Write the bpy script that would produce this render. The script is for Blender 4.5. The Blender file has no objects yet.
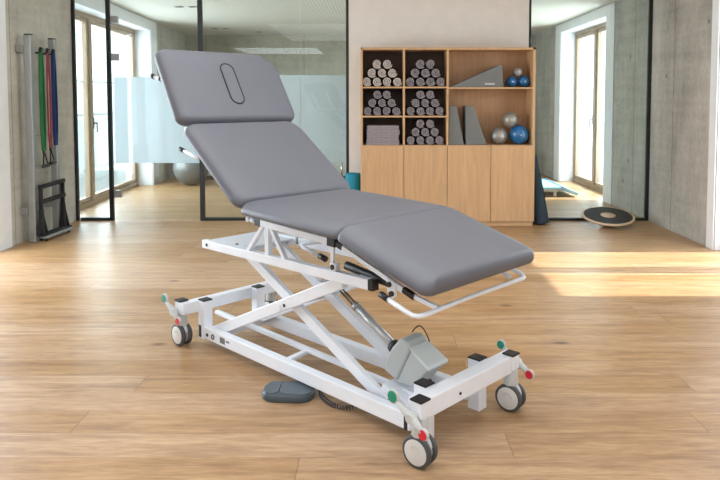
import bpy, bmesh, math, random
from mathutils import Vector, Matrix, Euler
random.seed(7)
C = bpy.context.scene.collection
R = math.radians

# ------------------------------------------------------------ camera
cam_d = bpy.data.cameras.new('camera'); cam = bpy.data.objects.new('camera', cam_d); C.objects.link(cam)
cam.location = (0, 0, 1.35); cam.rotation_euler = (R(90) - math.atan(.055), 0, 0)
cam_d.lens = 32.75; cam_d.sensor_width = 36; cam_d.sensor_fit = 'HORIZONTAL'
cam_d.shift_x = -16 / 720; cam_d.shift_y = -104 / 720; cam_d.clip_start = .05
bpy.context.scene.camera = cam
# ------------------------------------------------------------ world, sun, daylight, exposure
world = bpy.data.worlds.new('world'); bpy.context.scene.world = world; world.use_nodes = True
wn = world.node_tree.nodes; wn['Background'].inputs[0].default_value = (.90, .96, 1, 1); wn['Background'].inputs[1].default_value = 3.0
def lamp(name, kind, loc, rot, energy, color, **k):
    d = bpy.data.lights.new(name, kind); d.energy = energy; d.color = color
    for a, b in k.items(): setattr(d, a, b)
    o = bpy.data.objects.new(name, d); C.objects.link(o); o.location = loc; o.rotation_euler = rot; return o
lamp('sun', 'SUN', (8, 5, 8), (0, R(42), 0), 10, (1, .94, .86), angle=R(1.2))
# daylight entering the window openings of the exercise room; added fill from above
def area(name, loc, rot, sx, sy, e, col=(.84, .92, 1)):
    lamp(name, 'AREA', loc, rot, e, col, shape='RECTANGLE', size=sx, size_y=sy)
area('daylight_right', (3.62, 5.1, 1.3), (0, R(90), 0), 2.3, 1.4, 80)
area('daylight_left', (-3.95, 4.9, 1.3), (0, R(-90), 0), 2.3, 1.8, 170)
area('ceiling_strip_light', (-2.4, -1.9, 2.57), (0, 0, 0), 2.0, 2.0, 70)
area('rear_fill_light', (1.6, -1.2, 2.57), (0, 0, 0), 2.2, 1.5, 45)  # added unseen fill behind the camera, lifts the white couch frame
area('daylight_far_left', (-4.1, 9.0, 1.3), (0, R(-90), 0), 2.2, 2.4, 130)
area('daylight_far_right', (3.62, 9.75, 1.3), (0, R(90), 0), 2.2, 1.9, 110)
area('overhead_fill_light', (0, 2.5, 2.57), (0, 0, 0), 3.5, 3.0, 80, (.96, .97, 1))  # added soft fill above the couch, stands for no real fixture
vs = bpy.context.scene.view_settings
vs.view_transform = 'Standard'; vs.look = 'None'; vs.exposure = 0.0; vs.gamma = 1; vs.use_curve_mapping = False

# ------------------------------------------------------------ materials
def s2l(c):
    return tuple((v/255/12.92 if v/255 <= .04045 else ((v/255+.055)/1.055)**2.4) for v in c) + (1,)
def mat(name, rgb, rough=.5, metal=0, bump=0, bscale=200, var=0, vscale=8, spec=.5, stretch=(1, 1, 1), coat=0, alpha=None):
    m = bpy.data.materials.new(name); m.use_nodes = True; nt = m.node_tree; b = nt.nodes['Principled BSDF']
    b.inputs['Base Color'].default_value = s2l(rgb); b.inputs['Roughness'].default_value = rough
    b.inputs['Metallic'].default_value = metal; b.inputs['Specular IOR Level'].default_value = spec
    b.inputs['Coat Weight'].default_value = coat
    tc = nt.nodes.new('ShaderNodeTexCoord'); mp = nt.nodes.new('ShaderNodeMapping'); mp.inputs['Scale'].default_value = stretch
    nt.links.new(tc.outputs['Object'], mp.inputs[0])
    n = nt.nodes.new('ShaderNodeTexNoise'); n.inputs['Scale'].default_value = vscale; n.inputs['Detail'].default_value = 6
    nt.links.new(mp.outputs[0], n.inputs[0])
    v = var if var else .03
    r = nt.nodes.new('ShaderNodeValToRGB'); r.color_ramp.elements[0].position = .3; r.color_ramp.elements[1].position = .7
    c = s2l(rgb)
    r.color_ramp.elements[0].color = tuple(x*(1-v) for x in c[:3]) + (1,); r.color_ramp.elements[1].color = tuple(min(1, x*(1+v)) for x in c[:3]) + (1,)
    nt.links.new(n.outputs[0], r.inputs[0]); nt.links.new(r.outputs[0], b.inputs['Base Color'])
    if bump:
        n2 = nt.nodes.new('ShaderNodeTexNoise'); n2.inputs['Scale'].default_value = bscale; nt.links.new(mp.outputs[0], n2.inputs[0])
        bp = nt.nodes.new('ShaderNodeBump'); bp.inputs['Strength'].default_value = bump; bp.inputs['Distance'].default_value = .002
        nt.links.new(n2.outputs[0], bp.inputs['Height']); nt.links.new(bp.outputs[0], b.inputs['Normal'])
    return m
class NT:
    def __init__(s, m): s.nt = m.node_tree
    def n(s, t, **k):
        x = s.nt.nodes.new(t)
        for a, b in k.items():
            if a.startswith('i_'):
                key = a[2:]; x.inputs[int(key) if key.isdigit() else key].default_value = b
            else: setattr(x, a, b)
        return x
    def l(s, a, b): s.nt.links.new(a, b)
    def m(s, op, a, b=None, c=None):
        x = s.nt.nodes.new('ShaderNodeMath'); x.operation = op
        for i, v in enumerate((a, b, c)):
            if v is None: continue
            if isinstance(v, (int, float)): x.inputs[i].default_value = v
            else: s.nt.links.new(v, x.inputs[i])
        return x.outputs[0]
def wood_floor():
    m = bpy.data.materials.new('oak_floor'); m.use_nodes = True; t = NT(m); b = m.node_tree.nodes['Principled BSDF']
    tc = t.n('ShaderNodeTexCoord'); sp = t.n('ShaderNodeSeparateXYZ'); t.l(tc.outputs['Object'], sp.inputs[0])
    W, Ln = .185, 2.6
    yr = t.m('DIVIDE', sp.outputs[1], W); row = t.m('FLOOR', yr); fy = t.m('SUBTRACT', yr, row)
    wn_ = t.n('ShaderNodeTexWhiteNoise', noise_dimensions='1D'); t.l(row, wn_.inputs['W'])
    xr = t.m('ADD', t.m('DIVIDE', sp.outputs[0], Ln), wn_.outputs['Value']); col = t.m('FLOOR', xr); fx = t.m('SUBTRACT', xr, col)
    cb = t.n('ShaderNodeCombineXYZ'); t.l(row, cb.inputs[0]); t.l(col, cb.inputs[1])
    wp = t.n('ShaderNodeTexWhiteNoise', noise_dimensions='2D'); t.l(cb.outputs[0], wp.inputs['Vector'])
    # stretched grain, shifted per plank
    gv = t.n('ShaderNodeCombineXYZ'); t.l(t.m('ADD', t.m('MULTIPLY', sp.outputs[0], 1.6), t.m('MULTIPLY', wp.outputs['Value'], 40)), gv.inputs[0])
    t.l(t.m('MULTIPLY', sp.outputs[1], 16), gv.inputs[1]); t.l(t.m('MULTIPLY', wp.outputs['Value'], 13), gv.inputs[2])
    g = t.n('ShaderNodeTexNoise', i_Scale=1.5, i_Detail=8.0, i_Roughness=.62, i_Distortion=.6); t.l(gv.outputs[0], g.inputs[0])
    gf = t.n('ShaderNodeTexNoise', i_Scale=9.0, i_Detail=4.0); t.l(gv.outputs[0], gf.inputs[0])
    ramp = t.n('ShaderNodeValToRGB'); e = ramp.color_ramp.elements
    e[0].position = .28; e[0].color = s2l((144, 109, 75)); e[1].position = .72; e[1].color = s2l((197, 163, 123))
    k = ramp.color_ramp.elements.new(.5); k.color = s2l((178, 141, 101)); t.l(g.outputs[0], ramp.inputs[0])
    hv = t.n('ShaderNodeHueSaturation'); t.l(ramp.outputs[0], hv.inputs['Color'])
    t.l(t.m('ADD', t.m('MULTIPLY', wp.outputs['Value'], .22), .88), hv.inputs['Value'])
    t.l(t.m('ADD', t.m('MULTIPLY', wp.outputs['Value'], -.2), 1.08), hv.inputs['Saturation'])
    mx = t.n('ShaderNodeMix', data_type='RGBA', blend_type='MULTIPLY'); mx.inputs[0].default_value = .4
    rf = t.n('ShaderNodeValToRGB'); rf.color_ramp.elements[0].position = .35; rf.color_ramp.elements[0].color = (.55, .5, .45, 1); rf.color_ramp.elements[1].position = .6
    t.l(gf.outputs[0], rf.inputs[0]); t.l(hv.outputs[0], mx.inputs[6]); t.l(rf.outputs[0], mx.inputs[7])
    # knots
    kv = t.n('ShaderNodeCombineXYZ'); t.l(t.m('MULTIPLY', sp.outputs[0], 1.3), kv.inputs[0]); t.l(t.m('MULTIPLY', sp.outputs[1], 2.6), kv.inputs[1])
    vo = t.n('ShaderNodeTexVoronoi', i_Scale=1.0); t.l(kv.outputs[0], vo.inputs[0])
    kr = t.n('ShaderNodeValToRGB'); kr.color_ramp.elements[0].position = .018; kr.color_ramp.elements[0].color = s2l((95, 65, 42)); kr.color_ramp.elements[1].position = .075; kr.color_ramp.elements[1].color = (1, 1, 1, 1)
    t.l(vo.outputs['Distance'], kr.inputs[0])
    m2 = t.n('ShaderNodeMix', data_type='RGBA', blend_type='MULTIPLY'); m2.inputs[0].default_value = .8
    t.l(mx.outputs[2], m2.inputs[6]); t.l(kr.outputs[0], m2.inputs[7])
    # seams
    dy = t.m('MINIMUM', fy, t.m('SUBTRACT', 1, fy)); dx = t.m('MINIMUM', fx, t.m('SUBTRACT', 1, fx))
    sm = t.m('MAXIMUM', t.m('LESS_THAN', dy, .009), t.m('LESS_THAN', dx, .0011))
    m3 = t.n('ShaderNodeMix', data_type='RGBA', blend_type='MULTIPLY'); t.l(t.m('MULTIPLY', sm, .35), m3.inputs[0])
    t.l(m2.outputs[2], m3.inputs[6]); m3.inputs[7].default_value = s2l((110, 80, 55)); t.l(m3.outputs[2], b.inputs['Base Color'])
    t.l(t.m('ADD', t.m('MULTIPLY', g.outputs[0], .15), .30), b.inputs['Roughness'])
    bp = t.n('ShaderNodeBump', i_Strength=.12, i_Distance=.002); t.l(g.outputs[0], bp.inputs['Height']); t.l(bp.outputs[0], b.inputs['Normal'])
    b.inputs['Specular IOR Level'].default_value = .5
    return m
def concrete(name, lo, hi, dots=(), seams=(), axis=1, board=.28):
    """cast concrete: cloudy, faint vertical board marks, panel joints and tie holes"""
    m = bpy.data.materials.new(name); m.use_nodes = True; t = NT(m); b = m.node_tree.nodes['Principled BSDF']
    tc = t.n('ShaderNodeTexCoord'); sp = t.n('ShaderNodeSeparateXYZ'); t.l(tc.outputs['Object'], sp.inputs[0])
    mp = t.n('ShaderNodeMapping'); mp.inputs['Scale'].default_value = (1.6, 1.6, .8); t.l(tc.outputs['Object'], mp.inputs[0])
    n = t.n('ShaderNodeTexNoise', i_Scale=1.6, i_Detail=10.0, i_Roughness=.68); t.l(mp.outputs[0], n.inputs[0])
    mp2 = t.n('ShaderNodeMapping'); mp2.inputs['Scale'].default_value = (9, 9, .35); t.l(tc.outputs['Object'], mp2.inputs[0])
    n2 = t.n('ShaderNodeTexNoise', i_Scale=1.0, i_Detail=3.0); t.l(mp2.outputs[0], n2.inputs[0])
    n3 = t.n('ShaderNodeTexNoise', i_Scale=22.0, i_Detail=6.0); t.l(tc.outputs['Object'], n3.inputs[0])
    mp4 = t.n('ShaderNodeMapping'); mp4.inputs['Scale'].default_value = (.6, .6, 9); t.l(tc.outputs['Object'], mp4.inputs[0])
    n4 = t.n('ShaderNodeTexNoise', i_Scale=1.2, i_Detail=2.0); t.l(mp4.outputs[0], n4.inputs[0])
    f = t.m('ADD', t.m('ADD', t.m('MULTIPLY', n.outputs[0], .55), t.m('MULTIPLY', n2.outputs[0], .10)), t.m('ADD', t.m('MULTIPLY', n3.outputs[0], .18), t.m('MULTIPLY', n4.outputs[0], .17)))
    r = t.n('ShaderNodeValToRGB'); r.color_ramp.elements[0].position = .36; r.color_ramp.elements[1].position = .64
    r.color_ramp.elements[0].color = s2l(lo); r.color_ramp.elements[1].color = s2l(hi); t.l(f, r.inputs[0])
    last = r.outputs[0]; mask = None
    for y in seams:
        d = t.m('LESS_THAN', t.m('ABSOLUTE', t.m('SUBTRACT', sp.outputs[axis], y)), .006); mask = d if mask is None else t.m('MAXIMUM', mask, d)
    for (y, z) in dots:
        dd = t.m('ADD', t.m('POWER', t.m('SUBTRACT', sp.outputs[axis], y), 2), t.m('POWER', t.m('SUBTRACT', sp.outputs[2], z), 2))
        d = t.m('LESS_THAN', dd, .0005); mask = d if mask is None else t.m('MAXIMUM', mask, d)
    if mask is not None:
        mx = t.n('ShaderNodeMix', data_type='RGBA', blend_type='MULTIPLY'); t.l(t.m('MULTIPLY', mask, .55), mx.inputs[0]); t.l(last, mx.inputs[6]); mx.inputs[7].default_value = (.2, .19, .17, 1); last = mx.outputs[2]
    t.l(last, b.inputs['Base Color']); b.inputs['Roughness'].default_value = .75; b.inputs['Specular IOR Level'].default_value = .3
    bp = t.n('ShaderNodeBump', i_Strength=.25, i_Distance=.004); t.l(f, bp.inputs['Height']); t.l(bp.outputs[0], b.inputs['Normal'])
    return m
def oak(name, base, vert=True, dark=.75):
    m = bpy.data.materials.new(name); m.use_nodes = True; t = NT(m); b = m.node_tree.nodes['Principled BSDF']
    tc = t.n('ShaderNodeTexCoord'); mp = t.n('ShaderNodeMapping'); mp.inputs['Scale'].default_value = (22, 22, 1.6) if vert else (1.6, 22, 22)
    t.l(tc.outputs['Object'], mp.inputs[0])
    n = t.n('ShaderNodeTexNoise', i_Scale=1.4, i_Detail=8.0, i_Roughness=.6, i_Distortion=.5); t.l(mp.outputs[0], n.inputs[0])
    r = t.n('ShaderNodeValToRGB'); r.color_ramp.elements[0].position = .3; r.color_ramp.elements[1].position = .65
    c = s2l(base); r.color_ramp.elements[0].color = tuple(x*dark for x in c[:3]) + (1,); r.color_ramp.elements[1].color = c
    t.l(n.outputs[0], r.inputs[0]); t.l(r.outputs[0], b.inputs['Base Color']); b.inputs['Roughness'].default_value = .45
    return m
def glass(name, tint=(.93, .97, .95), refl=1.0):
    m = bpy.data.materials.new(name); m.use_nodes = True; t = NT(m); nt = m.node_tree; nt.nodes.remove(nt.nodes['Principled BSDF'])
    tr = t.n('ShaderNodeBsdfTransparent'); tr.inputs[0].default_value = tint + (1,); gl = t.n('ShaderNodeBsdfGlossy', i_Roughness=.01)
    lw = t.n('ShaderNodeLayerWeight', i_Blend=.5); mx = t.n('ShaderNodeMixShader')
    t.l(t.m('MULTIPLY', t.m('ADD', t.m('MULTIPLY', t.m('POWER', lw.outputs['Facing'], 5), .9), .04), refl), mx.inputs[0])
    t.l(tr.outputs[0], mx.inputs[1]); t.l(gl.outputs[0], mx.inputs[2]); t.l(mx.outputs[0], nt.nodes['Material Output'].inputs[0])
    return m
def frosted(name, clear=.3):
    m = bpy.data.materials.new(name); m.use_nodes = True; t = NT(m); nt = m.node_tree; nt.nodes.remove(nt.nodes['Principled BSDF'])
    tr = t.n('ShaderNodeBsdfTransparent'); tr.inputs[0].default_value = (.90, .92, .93, 1)
    di = t.n('ShaderNodeBsdfDiffuse'); di.inputs[0].default_value = (.66, .70, .73, 1); tl = t.n('ShaderNodeBsdfTranslucent'); tl.inputs[0].default_value = (.84, .90, .96, 1)
    m1 = t.n('ShaderNodeMixShader'); m1.inputs[0].default_value = .75; t.l(di.outputs[0], m1.inputs[1]); t.l(tl.outputs[0], m1.inputs[2])
    m2 = t.n('ShaderNodeMixShader'); m2.inputs[0].default_value = 1 - clear; t.l(tr.outputs[0], m2.inputs[1]); t.l(m1.outputs[0], m2.inputs[2])
    t.l(m2.outputs[0], nt.nodes['Material Output'].inputs[0]); return m
def perforated():
    m = bpy.data.materials.new('perforated_ceiling'); m.use_nodes = True; t = NT(m); b = m.node_tree.nodes['Principled BSDF']
    tc = t.n('ShaderNodeTexCoord'); sp = t.n('ShaderNodeSeparateXYZ'); t.l(tc.outputs['Object'], sp.inputs[0])
    fx = t.m('SUBTRACT', t.m('FRACT', t.m('MULTIPLY', sp.outputs[0], 22)), .5); fy = t.m('SUBTRACT', t.m('FRACT', t.m('MULTIPLY', sp.outputs[1], 22)), .5)
    d = t.m('LESS_THAN', t.m('ADD', t.m('MULTIPLY', fx, fx), t.m('MULTIPLY', fy, fy)), .05)
    mx = t.n('ShaderNodeMix', data_type='RGBA'); t.l(d, mx.inputs[0]); mx.inputs[6].default_value = s2l((222, 220, 210)); mx.inputs[7].default_value = s2l((176, 173, 164))
    t.l(mx.outputs[2], b.inputs['Base Color']); b.inputs['Roughness'].default_value = .8
    return m
M = dict(
    floor=wood_floor(), ceil=perforated(),
    conc_l=concrete('concrete_left', (160, 156, 145), (202, 198, 186), dots=((6.35, 1.86), (6.9, 1.2), (6.9, .35)), seams=(6.05,)),
    conc_r=concrete('concrete_right', (148, 144, 136), (196, 192, 184), dots=((6.05, 2.07), (6.9, 1.6), (7.9, 1.87), (8.05, .35), (7.9, .62)), seams=(6.73, 7.75)),
    conc_b=concrete('concrete_back', (158, 154, 140), (192, 188, 172), seams=(-3.3, -1.4, .6), axis=0),
    plaster=mat('white_plaster', (228, 230, 232), .85, bump=.1, bscale=120),
    wallc=mat('pale_wall_paint', (220, 212, 205), .85, bump=.1, bscale=120),
    black=mat('black_steel', (38, 42, 44), .4, .3), winwood=oak('window_oak', (176, 154, 130)),
    glass=glass('clear_glass', (.90, .94, .92), .65), wglass=glass('window_glass', (.97, .99, 1), .6), frost=frosted('frosted_film', .15), frost2=frosted('frosted_film_wide', .5),
    oakv=oak('cabinet_oak', (204, 163, 120), True, .8), oakh=oak('shelf_oak', (204, 163, 120), False, .82), oakd=oak('cabinet_back_oak', (184, 142, 104), True, .78),
    darkback=mat('dark_cabinet_back', (72, 58, 50), .7),
    vinyl=mat('grey_upholstery', (99, 101, 110), .42, bump=.25, bscale=420, var=.04, vscale=3, spec=.45),
    white=mat('white_powder_coat', (236, 241, 250), .32), plastic=mat('black_plastic', (24, 24, 26), .45), offw=mat('grey_plastic', (196, 200, 200), .4),
    motor=mat('motor_grey', (176, 184, 186), .45), boxlid=mat('control_box_grey', (205, 214, 216), .4), tubeg=mat('brushed_tube', (196, 200, 204), .3, .35), rodm=mat('steel_rod', (122, 112, 100), .35, .8), chrome=mat('chrome', (200, 198, 190), .2, 1), alu=mat('aluminium', (168, 170, 172), .42, .75),
    tire=mat('grey_rubber', (72, 74, 78), .6), green=mat('green_pedal', (22, 140, 112), .4), red=mat('red_pedal', (214, 36, 56), .4),
    redl=mat('red_grip', (214, 70, 92), .4), slate=mat('slate_plastic', (72, 84, 92), .4), slate2=mat('slate_plastic_light', (84, 96, 104), .45),
    seamb=mat('piping_black', (24, 24, 34), .5),
    towl=mat('pale_towel', (192, 181, 173), .95, bump=.8, bscale=300, var=.12, vscale=60), tow=mat('grey_towel', (144, 135, 138), .95, bump=.8, bscale=300, var=.15, vscale=60),
    foam=mat('grey_foam', (112, 112, 110), .8, bump=.2), silver=mat('silver_vinyl', (150, 147, 142), .38, .45), blue=mat('blue_vinyl', (24, 98, 150), .25, 0, coat=.4),
    navy=mat('navy_mat', (40, 56, 68), .75, bump=.4, bscale=150), teal=mat('teal_mat', (16, 128, 152), .7, bump=.3, bscale=150),
    lblue=mat('light_blue_mat', (150, 196, 220), .6), bgreen=mat('green_latex', (38, 112, 64), .55), bred=mat('pink_latex', (158, 72, 84), .55), bblue=mat('blue_latex', (28, 56, 108), .55),
    web=mat('black_webbing', (26, 26, 28), .7), disc=mat('anthracite_grip', (62, 64, 66), .8, bump=.6, bscale=250, var=.2, vscale=120), ply=mat('birch_ply', (206, 180, 150), .5),
    terr=mat('terrace_stone', (190, 192, 190), .8, var=.1), haze=mat('pale_facade', (226, 230, 232), .9), ball=mat('pearl_grey_vinyl', (122, 122, 120), .35, .3), lens=mat('downlight_reflector', (235, 235, 230), .2, .6),
    cabg=mat('grey_laminate', (176, 174, 166), .6), mark=mat('label_print', (70, 72, 76), .6), wmark=mat('pale_print', (205, 205, 202), .6), coil=mat('coiled_cord_grey', (70, 72, 76), .5), capw=mat('worn_white', (214, 214, 212), .4),
)
# ------------------------------------------------------------ mesh helpers
class MB:
    def __init__(s): s.bm = bmesh.new(); s.mats = []; s.cur = 0
    def use(s, m):
        if m not in s.mats: s.mats.append(m)
        s.cur = s.mats.index(m); return s
    def face(s, vs_, smooth=False):
        try: f = s.bm.faces.new(vs_)
        except ValueError: return
        f.material_index = s.cur; f.smooth = smooth; return f
    def box(s, c, d, rot=None):
        X = [Vector((a*d[0]/2, b*d[1]/2, e*d[2]/2)) for a in (-1, 1) for b in (-1, 1) for e in (-1, 1)]
        m = Matrix.Identity(3) if rot is None else (rot if isinstance(rot, Matrix) else Euler(rot).to_matrix())
        v = [s.bm.verts.new(m @ x + Vector(c)) for x in X]
        for q in ((0, 1, 3, 2), (4, 6, 7, 5), (0, 4, 5, 1), (2, 3, 7, 6), (0, 2, 6, 4), (1, 5, 7, 3)): s.face([v[i] for i in q])
        return s
    def b2(s, x0, x1, y0, y1, z0, z1): return s.box(((x0+x1)/2, (y0+y1)/2, (z0+z1)/2), (abs(x1-x0), abs(y1-y0), abs(z1-z0)))
    def beam(s, p, q, w, h, side=(0, 1, 0)):
        p, q = Vector(p), Vector(q); d = (q-p); L = d.length; d.normalize(); sd = Vector(side); sd = (sd - d*sd.dot(d)).normalized(); up = d.cross(sd)
        return s.box((p+q)/2, (L, w, h), Matrix((d, sd, up)).transposed())
    def tube(s, pts, r, n=12, cap=True, closed=False):
        pts = [Vector(p) for p in pts]; rs = r if isinstance(r, (list, tuple)) else [r]*len(pts); rings = []; ref = None
        N = len(pts)
        for i, p in enumerate(pts):
            a = pts[i-1] if (i > 0 or closed) else p; b = pts[(i+1) % N] if (i < N-1 or closed) else p
            t = (b-a).normalized()
            if ref is None: ref = Vector((0, 0, 1)) if abs(t.z) < .9 else Vector((1, 0, 0))
            x = (ref - t*ref.dot(t)).normalized(); y = t.cross(x); ref = x
            rings.append([s.bm.verts.new(p + (x*math.cos(k*2*math.pi/n) + y*math.sin(k*2*math.pi/n))*rs[i]) for k in range(n)])
        for i in range(N if closed else N-1):
            A, B = rings[i], rings[(i+1) % N]
            for k in range(n): s.face([A[k], A[(k+1) % n], B[(k+1) % n], B[k]], True)
        if cap and not closed: s.face(rings[0][::-1]); s.face(rings[-1])
        return s
    def cyl(s, p, q, r, r2=None, n=24): return s.tube([p, q], [r, r if r2 is None else r2], n)
    def lathe(s, prof, c=(0, 0, 0), axis='z', n=32, rot=None):
        rings = []; m = Matrix.Identity(3)
        if axis == 'y': m = Euler((R(-90), 0, 0)).to_matrix()
        if axis == 'x': m = Euler((0, R(90), 0)).to_matrix()
        if rot is not None: m = Euler(rot).to_matrix() @ m
        for (r, h) in prof: rings.append([s.bm.verts.new(m @ Vector((r*math.cos(k*2*math.pi/n), r*math.sin(k*2*math.pi/n), h)) + Vector(c)) for k in range(n)])
        for A, B in zip(rings, rings[1:]):
            for k in range(n): s.face([A[k], A[(k+1) % n], B[(k+1) % n], B[k]], True)
        s.face(rings[0][::-1]); s.face(rings[-1]); return s
    def sphere(s, c, r, n=32, sz=1):
        N = n//2; return s.lathe([(max(1e-4, r*math.sin(math.pi*i/N)), -r*sz*math.cos(math.pi*i/N)) for i in range(N+1)], c, n=n)
    def prism(s, poly, a, b, f):
        A = [s.bm.verts.new(f(u, v, a)) for u, v in poly]; B = [s.bm.verts.new(f(u, v, b)) for u, v in poly]; n = len(poly)
        s.face(A); s.face(B[::-1])
        for i in range(n): s.face([A[i], B[i], B[(i+1) % n], A[(i+1) % n]])
        return s
    def build(s, name, m=None, parent=None, bevel=0, seg=2, loc=None, rot=None, label=None, recalc=True):
        if recalc: bmesh.ops.recalc_face_normals(s.bm, faces=s.bm.faces)
        me = bpy.data.meshes.new(name); s.bm.to_mesh(me); s.bm.free()
        for x in (s.mats or [M[m]]): me.materials.append(x if not isinstance(x, str) else M[x])
        o = bpy.data.objects.new(name, me); C.objects.link(o)
        if parent: o.parent = parent
        if loc is not None: o.location = loc
        if rot is not None: o.rotation_euler = rot
        if bevel:
            b = o.modifiers.new('bevel', 'BEVEL'); b.width = bevel; b.segments = seg; b.limit_method = 'ANGLE'; b.angle_limit = R(40)
        if label: o['label'] = label
        return o
def tag(o, label, cat, group=None):
    o['label'] = label; o['category'] = cat
    if group: o['group'] = group
    return o
def st(o, label=None):
    o['kind'] = 'structure'
    if label: o['label'] = label
    return o
def empty(name, loc, rz=0):
    o = bpy.data.objects.new(name, None); o.empty_display_size = .1; C.objects.link(o); o.location = loc; o.rotation_euler = (0, 0, rz); return o

# ------------------------------------------------------------ the room
XL, XR, YG, YB, ZC, YF = -3.36, 3.05, 7.27, 12.8, 2.6, -3.5
st(MB().b2(-4.0, 3.45, YF-.3, YB+.3, -.12, 0).build('floor', 'floor'), 'wide oak plank floor')
st(MB().b2(-4.0, 3.45, YF-.3, YB+.3, ZC, ZC+.15).build('ceiling', 'ceil'), 'white perforated acoustic ceiling')
def wall_open(mb, x0, x1, y0, y1, opens, z1=ZC):
    """wall along y with openings (ya, yb, za, zb)"""
    y = y0
    for (ya, yb, za, zb) in opens:
        mb.b2(x0, x1, y, ya, 0, z1); mb.b2(x0, x1, ya, yb, zb, z1)
        if za > 0: mb.b2(x0, x1, ya, yb, 0, za)
        y = yb
    mb.b2(x0, x1, y, y1, 0, z1); return mb
TH = .42
# right wall: one run through both rooms; windows behind the frame edge and in the far room
mb = wall_open(MB(), XR, XR+TH, YF, YB, [(-1.6, .4, 0, 2.42), (4.35, 5.85, 0, 2.42), (8.72, 10.86, 0, 2.47)])
st(mb.build('wall_right', 'conc_r'), 'grey cast concrete wall on the right')
mb = wall_open(MB(), XL-TH, XL, YF, 7.3, [(-1.6, .4, 0, 2.42), (3.75, 5.75, 0, 2.42)])
st(mb.build('wall_left', 'conc_l'), 'grey cast concrete wall on the left')
# far left wall swings slightly outwards
SL = math.atan(.06); base = Vector((XL, 7.3, 0))
wl = wall_open(MB(), -TH, 0, 0, 5.7, [(.02, 3.06, 0, 2.45)]).build('wall_back_left', 'conc_l', loc=base, rot=(0, 0, SL)); st(wl, 'grey concrete wall of the far room with a wide window')
st(MB().b2(-4.15, XR+TH, YB, YB+.2, 0, ZC).build('wall_back', 'conc_b'), 'grey concrete rear wall of the far room')
mb = MB()
mb.b2(-3.8, 3.5, YF-.2, YF, 0, ZC)
st(mb.build('wall_front', 'plaster'), 'white wall behind the viewer')
st(MB().b2(-.30, 1.685, YG, YG+.2, 0, ZC).build('wall_center', 'wallc'), 'pale wall panel between the two glass fronts')
# white window surrounds flush with the concrete
def surround(n, y0, y1, ztop, x, s, w=.12, parent_loc=None, rz=0, w2=None):
    mb = MB(); xa, xb = x - s*.003, x + s*.012       # s = direction into the room
    w2 = w2 or w
    mb.b2(xa, xb, y0-w, y0, 0, ZC-.005); mb.b2(xa, xb, y1, y1+w2, 0, ZC-.005); mb.b2(xa, xb, y0, y1, ztop, ZC-.005)
    # reveal lining
    xo = x - s*(TH-.005)
    mb.b2(xo, xa, y0, y0+.012, 0, ztop); mb.b2(xo, xa, y1-.012, y1, 0, ztop); mb.b2(xo, xa, y0, y1, ztop-.012, ztop)
    o = mb.build('trim_%d' % n, 'plaster', loc=parent_loc, rot=(0, 0, rz)); st(o, 'white plaster window surround')
surround(1, 4.35, 5.85, 2.42, XR, -1, .12, w2=.12); surround(2, 8.72, 10.86, 2.47, XR, -1, .30, w2=.30)
surround(3, 3.75, 5.75, 2.42, XL, 1, .22); surround(4, .02, 3.06, 2.45, 0, 1, .015, base, SL, w2=.32)
# oak windows
def window(n, y0, y1, ztop, xf, splits, loc=None, rz=0, label='', hs=1):
    root = empty('window_%d' % n, loc or (0, 0, 0), rz); st(root, label)
    mb = MB(); fw, d = .06, .08
    mb.b2(xf-d/2, xf+d/2, y0, y1, .0, fw); mb.b2(xf-d/2, xf+d/2, y0, y1, ztop-fw, ztop)
    ys = [y0] + list(splits) + [y1]
    mb.b2(xf-d/2, xf+d/2, y0, y0+fw, 0, ztop); mb.b2(xf-d/2, xf+d/2, y1-fw, y1, 0, ztop)
    for s_ in splits: mb.b2(xf-d/2-.004, xf+d/2+.004, s_-.034, s_+.034, 0.004, ztop-.004)
    st(mb.build('window_frame', 'winwood', root, bevel=.004))
    for a, b in zip(ys, ys[1:]):
        k = MB(); a2, b2_ = a+.045, b-.045; w = .045
        k.b2(xf-.03, xf+.03, a2, a2+w, .07, ztop-.07); k.b2(xf-.03, xf+.03, b2_-w, b2_, .07, ztop-.07)
        k.b2(xf-.03, xf+.03, a2, b2_, .07, .07+w); k.b2(xf-.03, xf+.03, a2, b2_, ztop-.07-w, ztop-.07)
        sh = st(k.build('sash', 'winwood', root, bevel=.004))
        st(MB().b2(xf-.006, xf+.006, a2+w-.005, b2_-w+.005, .07+w, ztop-.07-w).build('pane', 'wglass', sh))
    if splits:
        h = MB().cyl((xf+hs*.03, splits[0]+.085, 1.05), (xf+hs*.075, splits[0]+.085, 1.05), .011); h.tube([(xf+hs*.075, splits[0]+.085, 1.06), (xf+hs*.075, splits[0]+.085, .93)], .009)
        h.b2(xf+hs*.028, xf+hs*.036, splits[0]+.07, splits[0]+.10, .98, 1.12); st(h.build('handle', 'alu', root))
window(1, 8.72, 10.86, 2.46, XR+.27, [9.86], label='oak framed full height window in the far right wall', hs=-1)
window(2, .03, 3.04, 2.44, -.27, [1.15], base, SL, 'oak framed full height window in the far left wall')
window(3, 4.36, 5.84, 2.41, XR+.17, [5.14], label='oak framed window just right of the picture', hs=-1)
window(4, 3.76, 5.74, 2.41, XL-.17, [4.75], label='oak framed window just left of the picture')
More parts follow.
